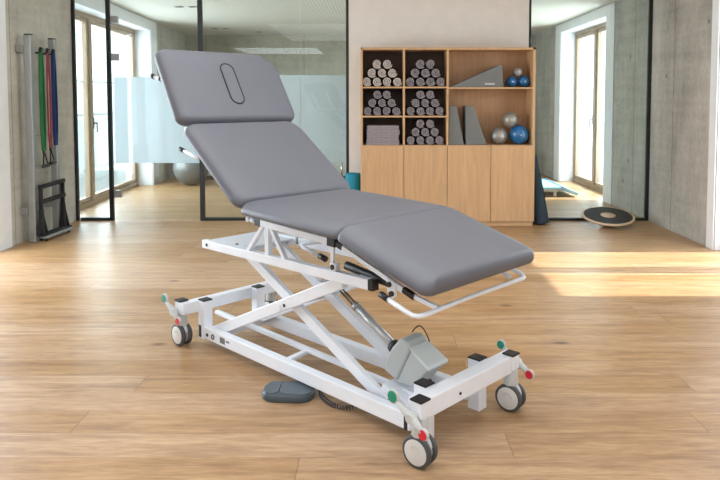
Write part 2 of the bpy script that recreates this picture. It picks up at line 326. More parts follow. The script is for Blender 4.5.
# outside: terrace and a low privacy screen
st(MB().b2(-14, -3.8, -6, 22, -.2, -.05).b2(3.48, 14, -6, 22, -.2, -.05).build('trim_5', 'terr'), 'pale stone terrace outside the windows')
scr = empty('balcony_screen', (-5.6, 0, -.05)); tag(scr, 'frosted balcony screen with thin grey rails outside the left window', 'screen')
for i in range(5): MB().b2(-.015, .015, 6.6+i*2.0, 8.56+i*2.0, .08, 1.72).build('screen_panel', 'frost', scr)
k = MB(); k.tube([(0, 6.5, 1.76), (0, 16.6, 1.76)], .02)
for i in range(6): k.b2(-.02, .02, 6.56+i*2-.02, 6.56+i*2+.02, 0, 1.76)
k.build('rail', 'alu', scr)
k = MB(); k.tube([(.12, 6.5, 1.12), (.12, 16.6, 1.12)], .022)
for i in range(6): k.b2(.0, .12, 6.56+i*2-.01, 6.56+i*2+.01, 1.11, 1.13)
k.build('hand_rail', 'alu', scr)
# glazed fronts
def post(mb, x, w, z0=0, z1=ZC, y=YG, d=.045): mb.b2(x-w/2, x+w/2, y, y+d, z0, z1)
root = st(empty('window_5', (0, 0, 0)), 'narrow black framed glass panel beside the left concrete wall')
mb = MB(); post(mb, -3.341, .030, d=.035); post(mb, -2.958, .044, d=.038); mb.b2(-3.31, -2.98, YG, YG+.06, 0, .035); mb.b2(-3.31, -2.98, YG, YG+.06, ZC-.04, ZC); st(mb.build('window_frame', 'black', root, bevel=.003))
st(MB().b2(-3.325, -2.981, YG+.025, YG+.035, .035, ZC-.04).build('pane', 'glass', root))
root = st(empty('door_1', (0, 0, 0)), 'frameless glass door with a frosted band and small grey hinges')
st(MB().b2(-2.930, -1.972, YG+.025, YG+.035, .008, ZC-.01).build('pane', 'glass', root))
st(MB().b2(-2.915, -1.972, YG+.0365, YG+.040, .645, 1.605).build('frosted_band', 'frost', root))
for z in (2.235, 1.825, .30): st(MB().b2(-2.93, -2.85, YG+.012, YG+.045, z-.04, z+.04).build('hinge', 'alu', root, bevel=.004))
root = st(empty('window_6', (0, 0, 0)), 'wide black framed glass panel with a frosted band left of the pale wall')
mb = MB(); post(mb, -1.943, .05); post(mb, -.317, .03); mb.b2(-1.918, -.332, YG, YG+.06, 0, .03); mb.b2(-1.918, -.332, YG, YG+.06, ZC-.04, ZC); st(mb.build('window_frame', 'black', root, bevel=.003))
for a, b in ((-1.916, -.845), (-.838, -.333)):
    st(MB().b2(a, b, YG+.025, YG+.035, .03, ZC-.04).build('pane', 'glass', root))
    st(MB().b2(a, b, YG+.0365, YG+.040, .645, 1.625).build('frosted_band', 'frost2', root))
h = MB().tube([(-.38, YG-.035, .50), (-.38, YG-.035, .66)], .009); h.cyl((-.38, YG-.035, .52), (-.38, YG+.02, .52), .007); h.cyl((-.38, YG-.035, .64), (-.38, YG+.02, .64), .007)
st(h.build('handle', 'chrome', root))
root = st(empty('window_7', (0, 0, 0)), 'black framed glass panel right of the oak cabinet')
mb = MB(); post(mb, 1.70, .022, d=.03); post(mb, 3.028, .040, d=.03); mb.b2(1.712, 3.008, YG, YG+.05, 0, .03); mb.b2(1.712, 2.988, YG, YG+.06, ZC-.04, ZC); st(mb.build('window_frame', 'black', root, bevel=.003))
st(MB().b2(1.712, 3.007, YG+.025, YG+.035, .03, ZC-.04).build('pane', 'glass', root))
# downlights in the far room
for (x, y) in ((-2.55, 8.85), (-2.72, 11.5), (-2.15, 12.1)):
    o = empty('ceiling_downlight', (x, y, ZC)); tag(o, {0: 'recessed twin ceiling downlight nearest the glass door', 1: 'recessed twin ceiling downlight above the exercise ball', 2: 'small recessed ceiling downlight nearest the rear concrete wall'}[[8.85, 11.5, 12.1].index(y)], 'downlight', 'recessed ceiling downlights')
    k = MB(); 
    for dx in ((-.09, .09) if y < 12 else (0,)):
        k.lathe([(.062, -.004), (.066, -.008), (.05, -.010), (.046, -.004)], (dx, 0, 0))
    k.build('trim_ring', 'alu', o)
    for dx in ((-.09, .09) if y < 12 else (0,)): MB().lathe([(.044, -.004), (.02, -.009), (.001, -.010)], (dx, 0, 0)).build('reflector', 'lens', o)

# ------------------------------------------------------------ oak storage cabinet
SX0, SX1, SY, SD, SZ = -.163, 1.692, 6.965, .30, 1.905
sh = empty('storage_cabinet', (0, SY, 0)); tag(sh, 'tall oak cabinet with open shelves above plain doors against the pale wall', 'cabinet')
T = .021
mb = MB()
mb.b2(SX0, SX0+T, 0, SD, .05, SZ); mb.b2(SX1-T*1.4, SX1, 0, SD, .05, SZ); mb.b2(SX0, SX1, 0, SD, SZ-.024, SZ)
mb.build('carcass', 'oakv', sh, bevel=.0015)
MB().b2(SX0+.01, SX1-.01, .012, SD, 0, .052).build('plinth', 'oakh', sh)
for x in (.297, .761):
    MB().b2(x-T/2, x+T/2, .002, SD-.012, .87, SZ-.024).build('divider', 'oakv', sh)
for (x0, x1, z) in ((SX0+T, .297-T/2, 1.475), (.297+T/2, .761-T/2, 1.475), (.761+T/2, SX1-T*1.4, 1.468), (SX0+T, .297-T/2, 1.165), (.297+T/2, .761-T/2, 1.165)):
    MB().b2(x0, x1, .002, SD-.012, z, z+.017).build('shelf', 'oakh', sh, bevel=.001)
MB().b2(SX0+T, SX1-T*1.4, .002, SD-.012, .850, .870).build('shelf', 'oakh', sh)
MB().b2(SX0+T, .761, SD-.012, SD-.004, .87, SZ-.02).build('back_panel', 'darkback', sh, label='dark back panel')
MB().b2(.761, SX1-T*1.4, SD-.012, SD-.004, .87, SZ-.02).build('back_panel', 'oakd', sh, label='oak back panel')
ds = [SX0, .297, .759, 1.222, SX1]
for a, b in zip(ds, ds[1:]): MB().b2(a+.0025, b-.0025, -.018, .0, .052, .862).build('door', 'oakv', sh, bevel=.0015)

# rolled towels
def towel_mesh(r, L, m, seed):
    rnd = random.Random(seed); mb = MB(); th = r*.17; turns = 2.45; N = 64; out, inn = [], []
    for i in range(N+1):
        t = i/N; a = t*turns*2*math.pi; rr = r*.16 + (r*.84-0)*t; w = rnd.uniform(-.012, .012)*r
        out.append(((rr+w)*math.cos(a), (rr+w)*math.sin(a))); inn.append(((rr-th*1.55)*math.cos(a), (rr-th*1.55)*math.sin(a)))
    for y, _ in ((0, 0),):
        o0 = [mb.bm.verts.new((x, -L/2, z)) for x, z in out]; i0 = [mb.bm.verts.new((x, -L/2, z)) for x, z in inn]
        mid = [mb.bm.verts.new(((a[0]+b[0])/2, -L/2-.008, (a[1]+b[1])/2)) for a, b in zip(out, inn)]
        o1 = [mb.bm.verts.new((x, L/2, z)) for x, z in out]; i1 = [mb.bm.verts.new((x, L/2, z)) for x, z in inn]
        for k in range(N):
            mb.face([o0[k], o0[k+1], mid[k+1], mid[k]], True); mb.face([mid[k], mid[k+1], i0[k+1], i0[k]], True)
            mb.face([o0[k+1], o0[k], o1[k], o1[k+1]], True); mb.face([i0[k], i0[k+1], i1[k+1], i1[k]], True); mb.face([o1[k+1], o1[k], i1[k], i1[k+1]])
        mb.face([o0[-1], o1[-1], i1[-1], i0[-1]])
    return mb.build('rolled_towel', m)
protos = {}
def towels(cx, zb, r, m, bay):
    key = (r, m)
    if key not in protos: protos[key] = [towel_mesh(r, .25, m, 3), False]
    rows = [('bottom', 4), ('middle', 3), ('top', 2)]
    names = {4: ['leftmost', 'second from left', 'third from left', 'rightmost'], 3: ['left', 'centre', 'right'], 2: ['left', 'right']}
    z = zb + r
    for ri, (rn, n) in enumerate(rows):
        for i in range(n):
            p, used = protos[key]
            o = p if not used else p.copy()
            if used: C.objects.link(o)
            protos[key][1] = True
            o.location = (cx + (i-(n-1)/2)*2*r*1.005, SY+.145, z + ri*2*r*.868); o.rotation_euler = (0, random.uniform(-.5, .5)+R(200), 0)
            tag(o, '%s rolled towel in %s, %s row, %s' % ('pale grey' if m == 'towl' else 'grey', bay, rn, names[n][i]), 'towel', 'rolled towels in %s' % bay)
towels(.067, 1.492, .054, 'towl', 'top left cabinet bay')
towels(.529, 1.492, .054, 'tow', 'top centre cabinet bay')
towels(.067, 1.182, .0510, 'tow', 'middle left cabinet bay')
towels(.529, 1.182, .0510, 'tow', 'middle centre cabinet bay')
towels(.529, .870, .0510, 'tow', 'lower centre cabinet bay')
ord_ = ['bottom', 'second from bottom', 'third from bottom', 'topmost']
for i in range(4):
    mb = MB(); w, h = .355 - .01*(i % 2), .052; pts = []
    N = 7
    def layer(z0, hh, mb=mb, w=w):
        prof = []
        for k in range(N+1): a = -math.pi/2 + math.pi*k/N; prof.append((w/2-hh/2+hh/2*math.cos(a), z0+hh/2+hh/2*math.sin(a)))
        for k in range(N+1): a = math.pi/2 + math.pi*k/N; prof.append((-w/2+hh/2+hh/2*math.cos(a), z0+hh/2+hh/2*math.sin(a)))
        mb.prism(prof, 0, .24, lambda u, v, y: Vector((u, y, v)))
    layer(0, h*.48); layer(h*.5, h*.48)
    o = mb.build('folded_towel', 'tow', loc=(.072+random.uniform(-.006, .006), SY+.02, .870+i*h), bevel=.004)
    tag(o, 'grey folded towel in the lower left cabinet bay, %s of the stack' % ord_[i], 'towel', 'folded towels in the lower left bay')
# foam wedges
wd = MB(); prof = [(0, 0), (.57, 0), (.555, .238), (.535, .238)]
wd.prism(prof, 0, .24, lambda u, v, y: Vector((u, y, v)))
o = empty('foam_wedge', (.785, SY+.02, 1.485)); tag(o, 'long grey foam wedge lying flat on the top right shelf', 'foam wedge')
wd.build('cushion', 'foam', o, bevel=.004)
k = MB(); xx = .375
for w_ in (.012, .008, .010, .006, .010, .008, .012, .008): k.b2(xx, xx+w_, -.0015, .001, .028, .028 + (.018 if w_ > .009 else .013)); xx += w_+.004
k.build('printed_mark', 'wmark', o, label='small pale print')
def wedge2(x, b0, b1, t0, t1, h, label):
    o = MB().prism([(b0, 0), (b1, 0), (t1, h), (t0, h)], 0, .22, lambda u, v, y: Vector((u, y, v))).build('foam_wedge', 'foam', loc=(x, SY+.025, .870), bevel=.006)
    tag(o, label, 'foam wedge', 'upright foam wedges in the lower right bay')
wedge2(.777, 0, .165, 0, .085, .415, 'grey foam wedge standing upright against the divider, left of its pair')
wedge2(.955, .005, .232, 0, .085, .415, 'grey foam wedge standing upright nearer the silver balls, wider of its pair')
# balls
def ball(x, z, r, m, label, y=SY+.13, kind='exercise_ball'):
    k = MB().sphere((0, 0, 0), r, 40); o = k.build(kind, m, loc=(x, y, z))
    MB().lathe([(.008, -.001), (.008, .003), (.003, .004)], (0, -r, 0), 'y', 12, rot=(0, 0, 0)).build('valve', 'offw', o)
    return tag(o, label, 'ball')
ball(1.463, 1.485+.061, .061, 'blue', 'small blue ball on the top right shelf, beside the foam wedge'); ball(1.598, 1.485+.064, .064, 'blue', 'small blue ball on the top right shelf, beside the cabinet side')
ball(1.530, 1.651, .056, 'silver', 'small silver ball resting on two small blue balls')
ball(1.330, .870+.092, .092, 'silver', 'silver ball in the lower right bay, beside the upright wedges')
ball(1.552, .870+.106, .106, 'blue', 'large blue ball in the lower right bay'); ball(1.450, 1.138, .084, 'silver', 'silver ball resting on top of a silver and a large blue ball', y=SY+.10)
# mats beside the cabinet
def rolled_mat(name, pts, rs, m, label, cat):
    mb = MB(); mb.tube(pts, rs, 32); o = mb.build(name, m, bevel=.006)
    # spiral on the end that faces up
    top = Vector(pts[-1]); d = (top-Vector(pts[-2])).normalized(); x = d.orthogonal().normalized(); y = d.cross(x)
    sp = [top + d*.001 + (x*math.cos(a) + y*math.sin(a))*rs[-1]*.95*(a/(6*math.pi)) for a in [i*.35 for i in range(1, 54)]]
    MB().tube(sp, .003, 6).build('mat_edge', m, o)
    MB().tube([Vector(pts[0])+(top-Vector(pts[0]))*.30, Vector(pts[0])+(top-Vector(pts[0]))*.335], [rs[0]*.86+rs[-1]*.14+.004]*2, 32).build('strap', 'plastic', o) if cat == 'mat' and m == 'teal' else None
    return tag(o, label, cat)
rolled_mat('rolled_mat', [(-.252, 7.12, 0), (-.252, 7.12, .28), (-.252, 7.12, .55)], [.082, .082, .082], 'teal', 'teal rolled mat standing on end left of the oak cabinet', 'mat')
rolled_mat('foam_bolster', [(1.795, 7.06, .012), (1.775, 7.10, .30), (1.752, 7.14, .55), (1.737, 7.17, .74)], [.088, .066, .046, .030], 'navy', 'dark blue tapered rolled bolster leaning beside the oak cabinet', 'bolster')
# balance board
bb = empty('balance_board', (2.500, 7.0, 0)); tag(bb, 'round balance board with dark grip top and pale centre on the floor by the glass', 'balance board')
tl = (R(11), R(-1), 0); bz = .098
MB().lathe([(.001, -.012), (.262, -.012), (.272, -.004), (.272, .006), (.266, .012), (.001, .012)], (0, 0, bz), n=64, rot=tl).build('board', 'ply', bb)
MB().lathe([(.001, .0122), (.250, .0122), (.250, .0140), (.001, .0142)], (0, 0, bz), n=64, rot=tl).build('grip_mat', 'disc', bb)
MB().lathe([(.001, .0142), (.078, .0142), (.078, .0152), (.001, .0154)], (0, 0, bz), n=40, rot=tl).build('centre_disc', 'ply', bb)
MB().lathe([(.001, -.096), (.03, -.091), (.07, -.066), (.10, -.03), (.11, -.012)], (0, 0, bz), n=40, rot=(0, 0, 0)).build('rocker_base', 'plastic', bb)
# far room things
ball(-2.93, .278, .278, 'ball', 'large pearl grey exercise ball on the floor behind the glass door', y=10.35)
cb = empty('low_cabinet', (-1.75, 11.0, 0)); tag(cb, 'low grey cabinet standing behind the large grey exercise ball', 'cabinet')
MB().b2(-1.35, 2.5, 0, .45, .07, .72).build('carcass', 'cabg', cb, bevel=.003); MB().b2(-1.33, 2.48, .03, .43, 0, .07).build('plinth', 'darkback', cb)
for i in range(5): MB().b2(-1.34+i*.766, -1.34+i*.766+.76, -.018, 0, .08, .71).build('door', 'cabg', cb, bevel=.002)
pm = empty('exercise_mat', (2.2, 9.5, 0)); tag(pm, 'light blue exercise mat with a raised head wedge lying in the far room behind glass', 'mat')
MB().box((-.1, 0, .125), (.95, .95, .05)).build('mat_pad', 'lblue', pm, bevel=.02)
MB().prism([(.37, .10), (.60, .02), (.62, .06), (.38, .16)], -.47, .47, lambda u, v, y: Vector((u, y, v))).build('head_wedge', 'lblue', pm, bevel=.008)
k = MB(); k.b2(-.55, .35, -.44, .44, .075, .1)
for x in (-.5, .3):
    for y in (-.4, .4): k.b2(x-.02, x+.02, y-.02, y+.02, 0, .08)
k.build('base', 'offw', pm)

# ------------------------------------------------------------ wall rack with bands
rk = empty('wall_rack', (-3.255, 6.4, 0)); tag(rk, 'aluminium wall rack with two tall uprights on the left concrete wall', 'rack')
for y, zt in ((-.23, 1.955), (.22, 1.955)):
    u = MB().b2(-.030, .034, y-.03, y+.03, 0.0, zt); up = u.build('upright', 'alu', rk, bevel=.006)
    MB().b2(-.027, .031, y-.026, y+.026, zt, zt+.012).build('end_cap', 'plastic', up)
    for z in (1.83, .30): MB().b2(-.10, -.030, y-.045, y+.015, z-.035, z+.035).build('bracket', 'alu', up, bevel=.003)
for z in (1.80, 1.02, .70): MB().tube([(0, -.2, z), (0, .19, z)], .014).build('crossbar', 'alu', rk)
for y in (-.13, .0, .12):
    MB().tube([(.0, y, 1.80), (.05, y, 1.80), (.07, y, 1.825)], .009).build('hook', 'plastic', rk)
def band(y, m, zb, lab, handle, w=.026):
    o = empty('resistance_band', (-3.205, 6.4+y, 0)); tag(o, lab, 'resistance band', 'exercise bands on the wall rack')
    for s in (-1, 1):
        pts = [(0.01, s*.006, 1.835), (0.012, s*.022, 1.6), (.014, s*.03, 1.3), (.014, s*.026, 1.05), (.014, s*.010, zb)]
        k = MB()
        for a, b in zip(pts, pts[1:]): k.beam(a, b, w*1.15, .008, (1, 0, 0))
        k.build('strap', m, o)
    MB().tube([(.0, 0, 1.81), (.012, .02, 1.845), (.02, -.02, 1.845), (.01, -.01, 1.81)], .012).build('knot', 'web', o)
    if handle:
        zt = zb
        k = MB(); k.tube([(.014, 0, zt), (.03, -.045, zt-.14)], .006); k.tube([(.014, 0, zt), (.03, .045, zt-.14)], .006); k.cyl((.014, 0, zt+.03), (.014, 0, zt-.03), .011)
        k.build('cord', 'web', o)
        MB().tube([(.03, -.055, zt-.15), (.03, .055, zt-.145)], .016).build('grip', 'plastic', o)
band(-.125, 'bgreen', .865, 'green latex exercise band with black handle hanging on the wall rack', True)
band(.005, 'bred', .88, 'thin pink latex exercise band with black handle hanging between green and blue bands', True, .014)
band(.115, 'bblue', .90, 'dark blue latex exercise band hanging beside the right rack upright', False)
fr = empty('step_harness', (-3.195, 6.40, 0)); tag(fr, 'black strap harness with two bars above a foot tray below the wall rack', 'harness')
for z in (.52, .375): MB().beam((0, -.22, z), (0.01, .25, z+.012), .035, .04, (1, 0, 0)).build('bar', 'web', fr, bevel=.005)
for y in (-.20, .235):
    k = MB(); k.beam((0, y, .545), (.0, y, .30), .035, .022, (1, 0, 0)); k.beam((0, y, .30), (.0, y-.05, .06), .03, .012, (1, 0, 0)); k.beam((0, y, .30), (.02, y+.06, .06), .03, .012, (1, 0, 0)); k.beam((0, y, .30), (.01, y+.0, .05), .03, .05, (1, 0, 0))
    k.build('strap', 'web', fr)
MB().beam((0, -.2, .035), (.03, .28, .035), .11, .03, (1, 0, 0)).build('foot_tray', 'alu', fr, bevel=.01)
MB().beam((.0, -.2, .058), (.03, .28, .058), .08, .016, (1, 0, 0)).build('tray_mat', 'web', fr, bevel=.004)
k = MB()
for (x, y) in ((-.03, -.15), (.03, -.17), (.0, .25), (.05, .24)): k.cyl((x, y, 0), (x, y, .022), .014)
k.build('rubber_foot', 'plastic', fr)

# ------------------------------------------------------------ treatment couch; local x = towards the head, y = -w, z up
TC = empty('treatment_couch', (.163, 2.356, 0), math.atan2(.6963952, -.7176585))
tag(TC, 'grey upholstered four section treatment couch on a white scissor lift frame with castors', 'treatment couch')
def P(l, w, z): return Vector((l, -w, z))
def pf(l, z, w): return P(l, w, z)
def pbox(mb, l0, l1, w0, w1, z0, z1): return mb.b2(l0, l1, -w1, -w0, z0, z1)
# upholstered sections
def pad(name, a, b, w0, w1, th, rc, label=None, dome=.004, roll=(.03, .10)):
    """a, b = (l, z) of the centre plane at the foot-side and head-side ends; rc = corner radii (foot near, foot far, head far, head near)"""
    a, b = Vector(a), Vector(b); d = (b-a); L = d.length; d.normalize(); up = Vector((-d.y, d.x))
    Wd = w1-w0; mb = MB(); NC = 8
    def outline(el, ew):
        pts = []
        for (cx, cy, sx, sy, r, a0) in ((0, 0, 1, 1, rc[0], 180), (L, 0, -1, 1, rc[3], 270), (L, Wd, -1, -1, rc[2], 0), (0, Wd, 1, -1, rc[1], 90)):
            rx, ry = max(r-el, .006), max(r-ew, .006); ox, oy = cx+sx*max(r, el+.006), cy+sy*max(r, ew+.006)
            for k in range(NC+1):
                t = R(a0 + 90*k/NC); pts.append((ox+rx*math.cos(t), oy+ry*math.sin(t)))
        return pts
    r = th/2; rings = []; e0 = -.5*r
    prof = [(.10, .10, -r), (.012, .012, -r), (.003, .003, -r*.82), (0, 0, e0)]
    for i in range(1, 10): t = R(90*i/9); prof.append((roll[0]*(1-math.cos(t)), roll[1]*(1-math.cos(t)), e0+(r-e0)*math.sin(t)))
    prof += [(roll[0]+.03, roll[1]+.04, r+dome*.5), (roll[0]+.08, roll[1]+.09, r+dome)]
    for (el, ew, h) in prof:
        rings.append([mb.bm.verts.new(P(a.x+d.x*s+up.x*h, w0+t, a.y+d.y*s+up.y*h)) for s, t in outline(el, ew)])
    n = len(rings[0])
    for A, B in zip(rings, rings[1:]):
        for k in range(n): mb.face([A[k], A[(k+1) % n], B[(k+1) % n], B[k]], True)
    mb.face(rings[0][::-1], True); mb.face(rings[-1], True)
    o = mb.build(name, 'vinyl', TC, label=label)
    return o, (a, d, up, r, L)
W0, W1 = -.064, .70
pad('seat_cushion', (.385, .821), (1.078, .841), W0+.004, W1, .062, (.03, .04, .05, .04), 'grey middle seat cushion')
pad('back_cushion', (1.068, .847), (1.584, 1.212), W0, W1, .064, (.07, .07, .10, .06), 'grey raised backrest cushion', roll=(.03, .07))
hp, (ha, hd, hu, hr, hL) = pad('head_cushion', (1.594, 1.222), (1.850, 1.628), W0-.008, W1+.022, .064, (.055, .06, .16, .06), 'grey head cushion with a face slot', roll=(.035, .05))
pad('leg_cushion', (-.087, .683), (.392, .823), W0, W1, .072, (.05, .07, .05, .035), 'grey leg cushion sloping down', roll=(.035, .11))
# face slot piping and plug
def hpnt(s, w, h): return P(ha.x+hd.x*s+hu.x*h, w, ha.y+hd.y*s+hu.y*h)
sc, wc = hL*.50, .325
cap = []
hh, ww = .135, .043
for k in range(40):
    t = (k+.5)/40*2*math.pi; cx = math.cos(t); cy = math.sin(t)
    cap.append((sc + (hh-ww)*(1 if cx > 0 else -1) + ww*cx, wc + ww*cy))
MB().tube([hpnt(s, w, hr+.0055) for s, w in cap], .0042, 8, closed=True).build('slot_piping', 'seamb', hp, label='black piping of the face slot')
mb = MB(); mb.face([mb.bm.verts.new(hpnt(s, w, hr+.0065)) for s, w in cap]);
ring2 = [mb.bm.verts.new(hpnt(s, w, hr-.01)) for s, w in cap]; mb.bm.verts.ensure_lookup_table()
tv = list(mb.bm.verts)[:40]
for k in range(40): mb.face([tv[k], tv[(k+1) % 40], ring2[(k+1) % 40], ring2[k]])
mb.face(ring2[::-1]); mb.build('slot_plug', 'vinyl', hp)

RN, RF = .092, .462      # near and far rail lines
# base: rails, posts, cross beams
for w in (RN, RF):
    k = MB().beam(P(.112, w, .092), P(1.655, w, .076), .044, .064)
    o = k.build('base_rail', 'white', TC, bevel=.004)
    if w == RN:
        pbox(MB(), 1.632, 1.660, w-.0245, w+.0245, .043, .112).build('rail_cap', 'plastic', o, bevel=.002)
        pbox(MB(), .124, .143, w-.0235, w+.0235, .058, .125).build('rail_cap', 'plastic', o, bevel=.002)
        MB().cyl(P(1.575, w-.021, .072), P(1.575, w-.0255, .072), .009).build('bolt', 'plastic', o)
        MB().tube([P(1.52, w-.023, .075) + Vector((math.cos(t)*.012, 0, math.sin(t)*.012)) for t in [i*math.pi/8 for i in range(16)]], .003, 6, closed=True).build('bolt_ring', 'plastic', o)
        k = MB()
        for i in range(7): pbox(k, 1.405+i*.007, 1.409+i*.007, w-.0228, w-.0215, .062, .094)
        for i in range(5): pbox(k, 1.365+i*.006, 1.3685+i*.006, w-.0232, w-.0215, .079, .087)
        k.build('rating_label', 'mark', o, label='small printed label')
for (l0, l1, w) in ((1.607, 1.662, RN+.004), (1.607, 1.662, RF-.012), (.048, .108, RN+.024), (.048, .108, RF+.008)):
    z0 = .036 if l0 > 1 else .030
    k = pbox(MB(), l0, l1, w-.028, w+.028, z0, .247); o = k.build('base_post', 'white', TC, bevel=.003)
    pbox(MB(), l0-.001, l1+.001, w-.029, w+.029, .247, .254).build('end_cap', 'plastic', o, bevel=.002)
pbox(MB(), 1.66, 1.712, -.025, .638, .182, .245).build('head_crossbeam', 'white', TC, bevel=.004)
pbox(MB(), -.018, .050, -.012, .638, .172, .245).build('foot_crossbeam', 'white', TC, bevel=.004)
MB().cyl(P(-.017, .22, .205), P(-.021, .22, .205), .006).build('screw', 'plastic', TC)
for l in (1.56, ): pbox(MB(), l, l+.045, RN+.02, RF-.02, .038, .085).build('lower_crossbar', 'white', TC, bevel=.003)
pbox(MB(), .16, .215, RN+.02, RF-.02, .045, .105).build('lower_crossbar', 'white', TC, bevel=.003)
MB().beam(P(.93, RN+.02, .10), P(.93, .25, .112), .03, .018, (1, 0, 0)).build('cross_link', 'white', TC, bevel=.003)
MB().beam(P(1.76, .245, .118), P(.21, .235, .118), .026, .022).build('centre_bar', 'white', TC, bevel=.003)
# castors
def castor(l, w, side, yaw):
    k = MB(); k.cyl((0, 0, .112), (0, 0, .186), .033, .028)
    # hooded twin wheel body
    prof = []
    for i in range(13): a = R(15 + 150*i/12); prof.append((.0+.052*math.cos(a), .0625+.066*math.sin(a)))
    prof += [(-.03, .05), (.03, .05)]
    q = Euler((0, 0, yaw)).to_matrix()
    k.prism(prof, -.009, .009, lambda u, v, y: q @ Vector((u, y, v)))
    root = k.build('castor', 'offw', TC, bevel=.003, loc=P(l, w, 0))
    MB().box((0, 0, .215), (.052, .052, .062)).build('socket', 'white', root, bevel=.004)
    MB().box((0, 0, .2495), (.056, .056, .008)).build('end_cap', 'plastic', root, bevel=.002)
    for s in (-1, 1):
        c = q @ Vector((0, s*.021, .0602))
        k = MB(); k.use(M['tire'])
        def la(pr): 
            n0 = len(k.bm.verts); k.lathe([(r_, h_) for r_, h_ in pr], (0, 0, 0), 'y', 40); 
            k.bm.verts.ensure_lookup_table()
            for v in list(k.bm.verts)[n0:]: v.co = q @ v.co + c
        la([(.050, -.0115), (.056, -.0115), (.0602, -.007), (.0602, .007), (.056, .0115), (.050, .0115)])
        k.use(M['capw']); la([(.001, -.0125), (.046, -.0125), (.0505, -.0105), (.0505, .0105), (.046, .0125), (.001, .0125)])
        k.build('wheel', None, root, recalc=True)
    # slim raised rib on the visible hub faces
    MB().tube([q @ Vector((-.018*math.cos(t), side*.0345*0 + -side*0, 0)) + q @ Vector((0, (.0345)*(1), .0625)) + q @ Vector((0, 0, .024*math.sin(t))) for t in [i*math.pi/7 for i in range(7)]], .0018, 6).build('hub_rib', 'offw', root)
    # brake lever along the couch
    y = .052 if side > 0 else -.052
    k = MB(); k.tube([(.078, y, .246), (.045, y, .222), (0, y*.9, .196), (-.03, y, .178), (-.055, y*1.05, .163)], [.009, .012, .019, .014, .011], 12)
    k.cyl((0, y*1.25, .196), (0, 0, .196), .017)
    k.build('brake_lever', 'offw', root)
    for (dl, dz, m, nm) in ((.084, .252, 'green', 'release_pedal'), (-.062, .158, 'red', 'brake_pedal')):
        sg = 1 if side > 0 else -1; rt = (R(-90 if sg > 0 else 90), 0, 0)
        k = MB(); k.use(M['offw']); k.cyl((dl, y-sg*.006, dz), (dl, y+sg*.008, dz), .027 if (m == 'green' and sg > 0) else .021); k.use(M[m])
        if sg > 0: k.cyl((dl, y+sg*.004, dz), (dl, y+sg*.012, dz), .0215 if m == 'green' else .0185)
        else: k.cyl((dl, y+sg*.004, dz), (dl, y+sg*.018, dz), .020, .014); k.cyl((dl, y-sg*.004, dz), (dl, y-sg*.010, dz), .018)
        k.build(nm, None, root, bevel=.002)
for (l, w, side, yw) in ((.0, .0, 1, R(7)), (.0, .61, -1, R(8)), (1.722, .0, 1, R(2)), (1.722, .61, -1, R(5))): castor(l, w, side, yw)
# scissor arms
for (w, q) in ((.128, 0), (.425, 0)):
    k = MB().beam(P(1.585, w, .078), P(.545, w, .556), .024, .056); o = k.build('scissor_arm', 'white', TC, bevel=.004)
    if w < .2:
        for l, z in ((1.00, .343), (.955, .362)): MB().cyl(P(l, w-.010, z), P(l, w-.015, z), .008).build('bolt', 'plastic', o)
for w in (.168, .388):
    MB().beam(P(1.37, w, .566), P(.30, w, .062), .028, .052).build('scissor_arm', 'white', TC, bevel=.004)
MB().cyl(P(1.0, .11, .343), P(1.0, .44, .343), .017).build('pivot_shaft', 'white', TC)
MB().cyl(P(.32, .115, .075), P(.32, .44, .075), .014).build('roller_shaft', 'plastic', TC)
for w in (.122, .43): MB().cyl(P(.32, w-.008, .075), P(.32, w+.008, .075), .024).build('roller', 'plastic', TC)
MB().cyl(P(1.35, .10, .556), P(1.35, .46, .556), .012).build('pivot_shaft', 'white', TC)
MB().cyl(P(.545, .10, .548), P(.545, .46, .548), .014).build('pivot_shaft', 'white', TC)
# upper frame
for w in (RN, RF):
    k = MB().beam(P(1.625, w, .566), P(.33, w, .592), .036, .044); o = k.build('upper_rail', 'white', TC, bevel=.003)
    MB().beam(P(.347, w, .592), P(.318, w, .5925), .0375, .0455).build('end_cap', 'plastic', o, bevel=.002)
    if w == RN: MB().cyl(P(1.575, w-.017, .567), P(1.575, w-.021, .567), .009).build('bolt', 'plastic', o)
k = pbox(MB(), 1.30, 1.61, RN+.015, RF-.015, .577, .585); k.build('head_plate', 'white', TC, bevel=.003)
pbox(MB(), .40, .45, RN+.01, RF-.01, .575, .605).build('upper_crossbar', 'white', TC, bevel=.003)
for l, w in ((1.40, .15),): MB().cyl(P(l, w, .585), P(l, w, .589), .008).build('bolt', 'plastic', TC)
# triangular supports and seat frame
for w in (RN, RF):
    k = MB(); k.beam(P(1.083, w, .735), P(1.215, w, .585), .022, .02); k.beam(P(1.045, w, .738), P(1.045, w, .585), .024, .030); k.beam(P(1.02, w, .735), P(.905, w, .590), .022, .02)
    k.build('support_bracket', 'white', TC, bevel=.002)
    k = MB().beam(P(1.095, w, .749), P(.60, w, .734), .03, .032); o = k.build('seat_frame', 'white', TC, bevel=.003)
    MB().beam(P(1.14, w, .750), P(1.092, w, .749), .032, .036).build('end_cap', 'plastic', o, bevel=.002)
    MB().beam(P(.602, w, .734), P(.552, w, .732), .032, .038).build('end_cap', 'plastic', o, bevel=.002)
    MB().cyl(P(1.14, w, .745), P(1.205, w, .752), .010).build('hinge_rod', 'white', TC)
    MB().cyl(P(1.205, w-.012, .752), P(1.205, w+.012, .752), .014).build('hinge_eye', 'offw', TC)
    k = MB().prism([(.618, .714), (.568, .714), (.572, .60), (.588, .60), (.590, .68)], w-.006, w+.006, pf); k.build('support_bracket', 'white', TC, bevel=.002)
    k = MB().box(P(.565, w-.002, .626), (.04, .026, .034)); k.build('pivot_block', 'white', TC, bevel=.004)
    MB().cyl(P(.565, w-.013, .626), P(.565, w-.019, .626), .012).build('bolt', 'plastic', TC)
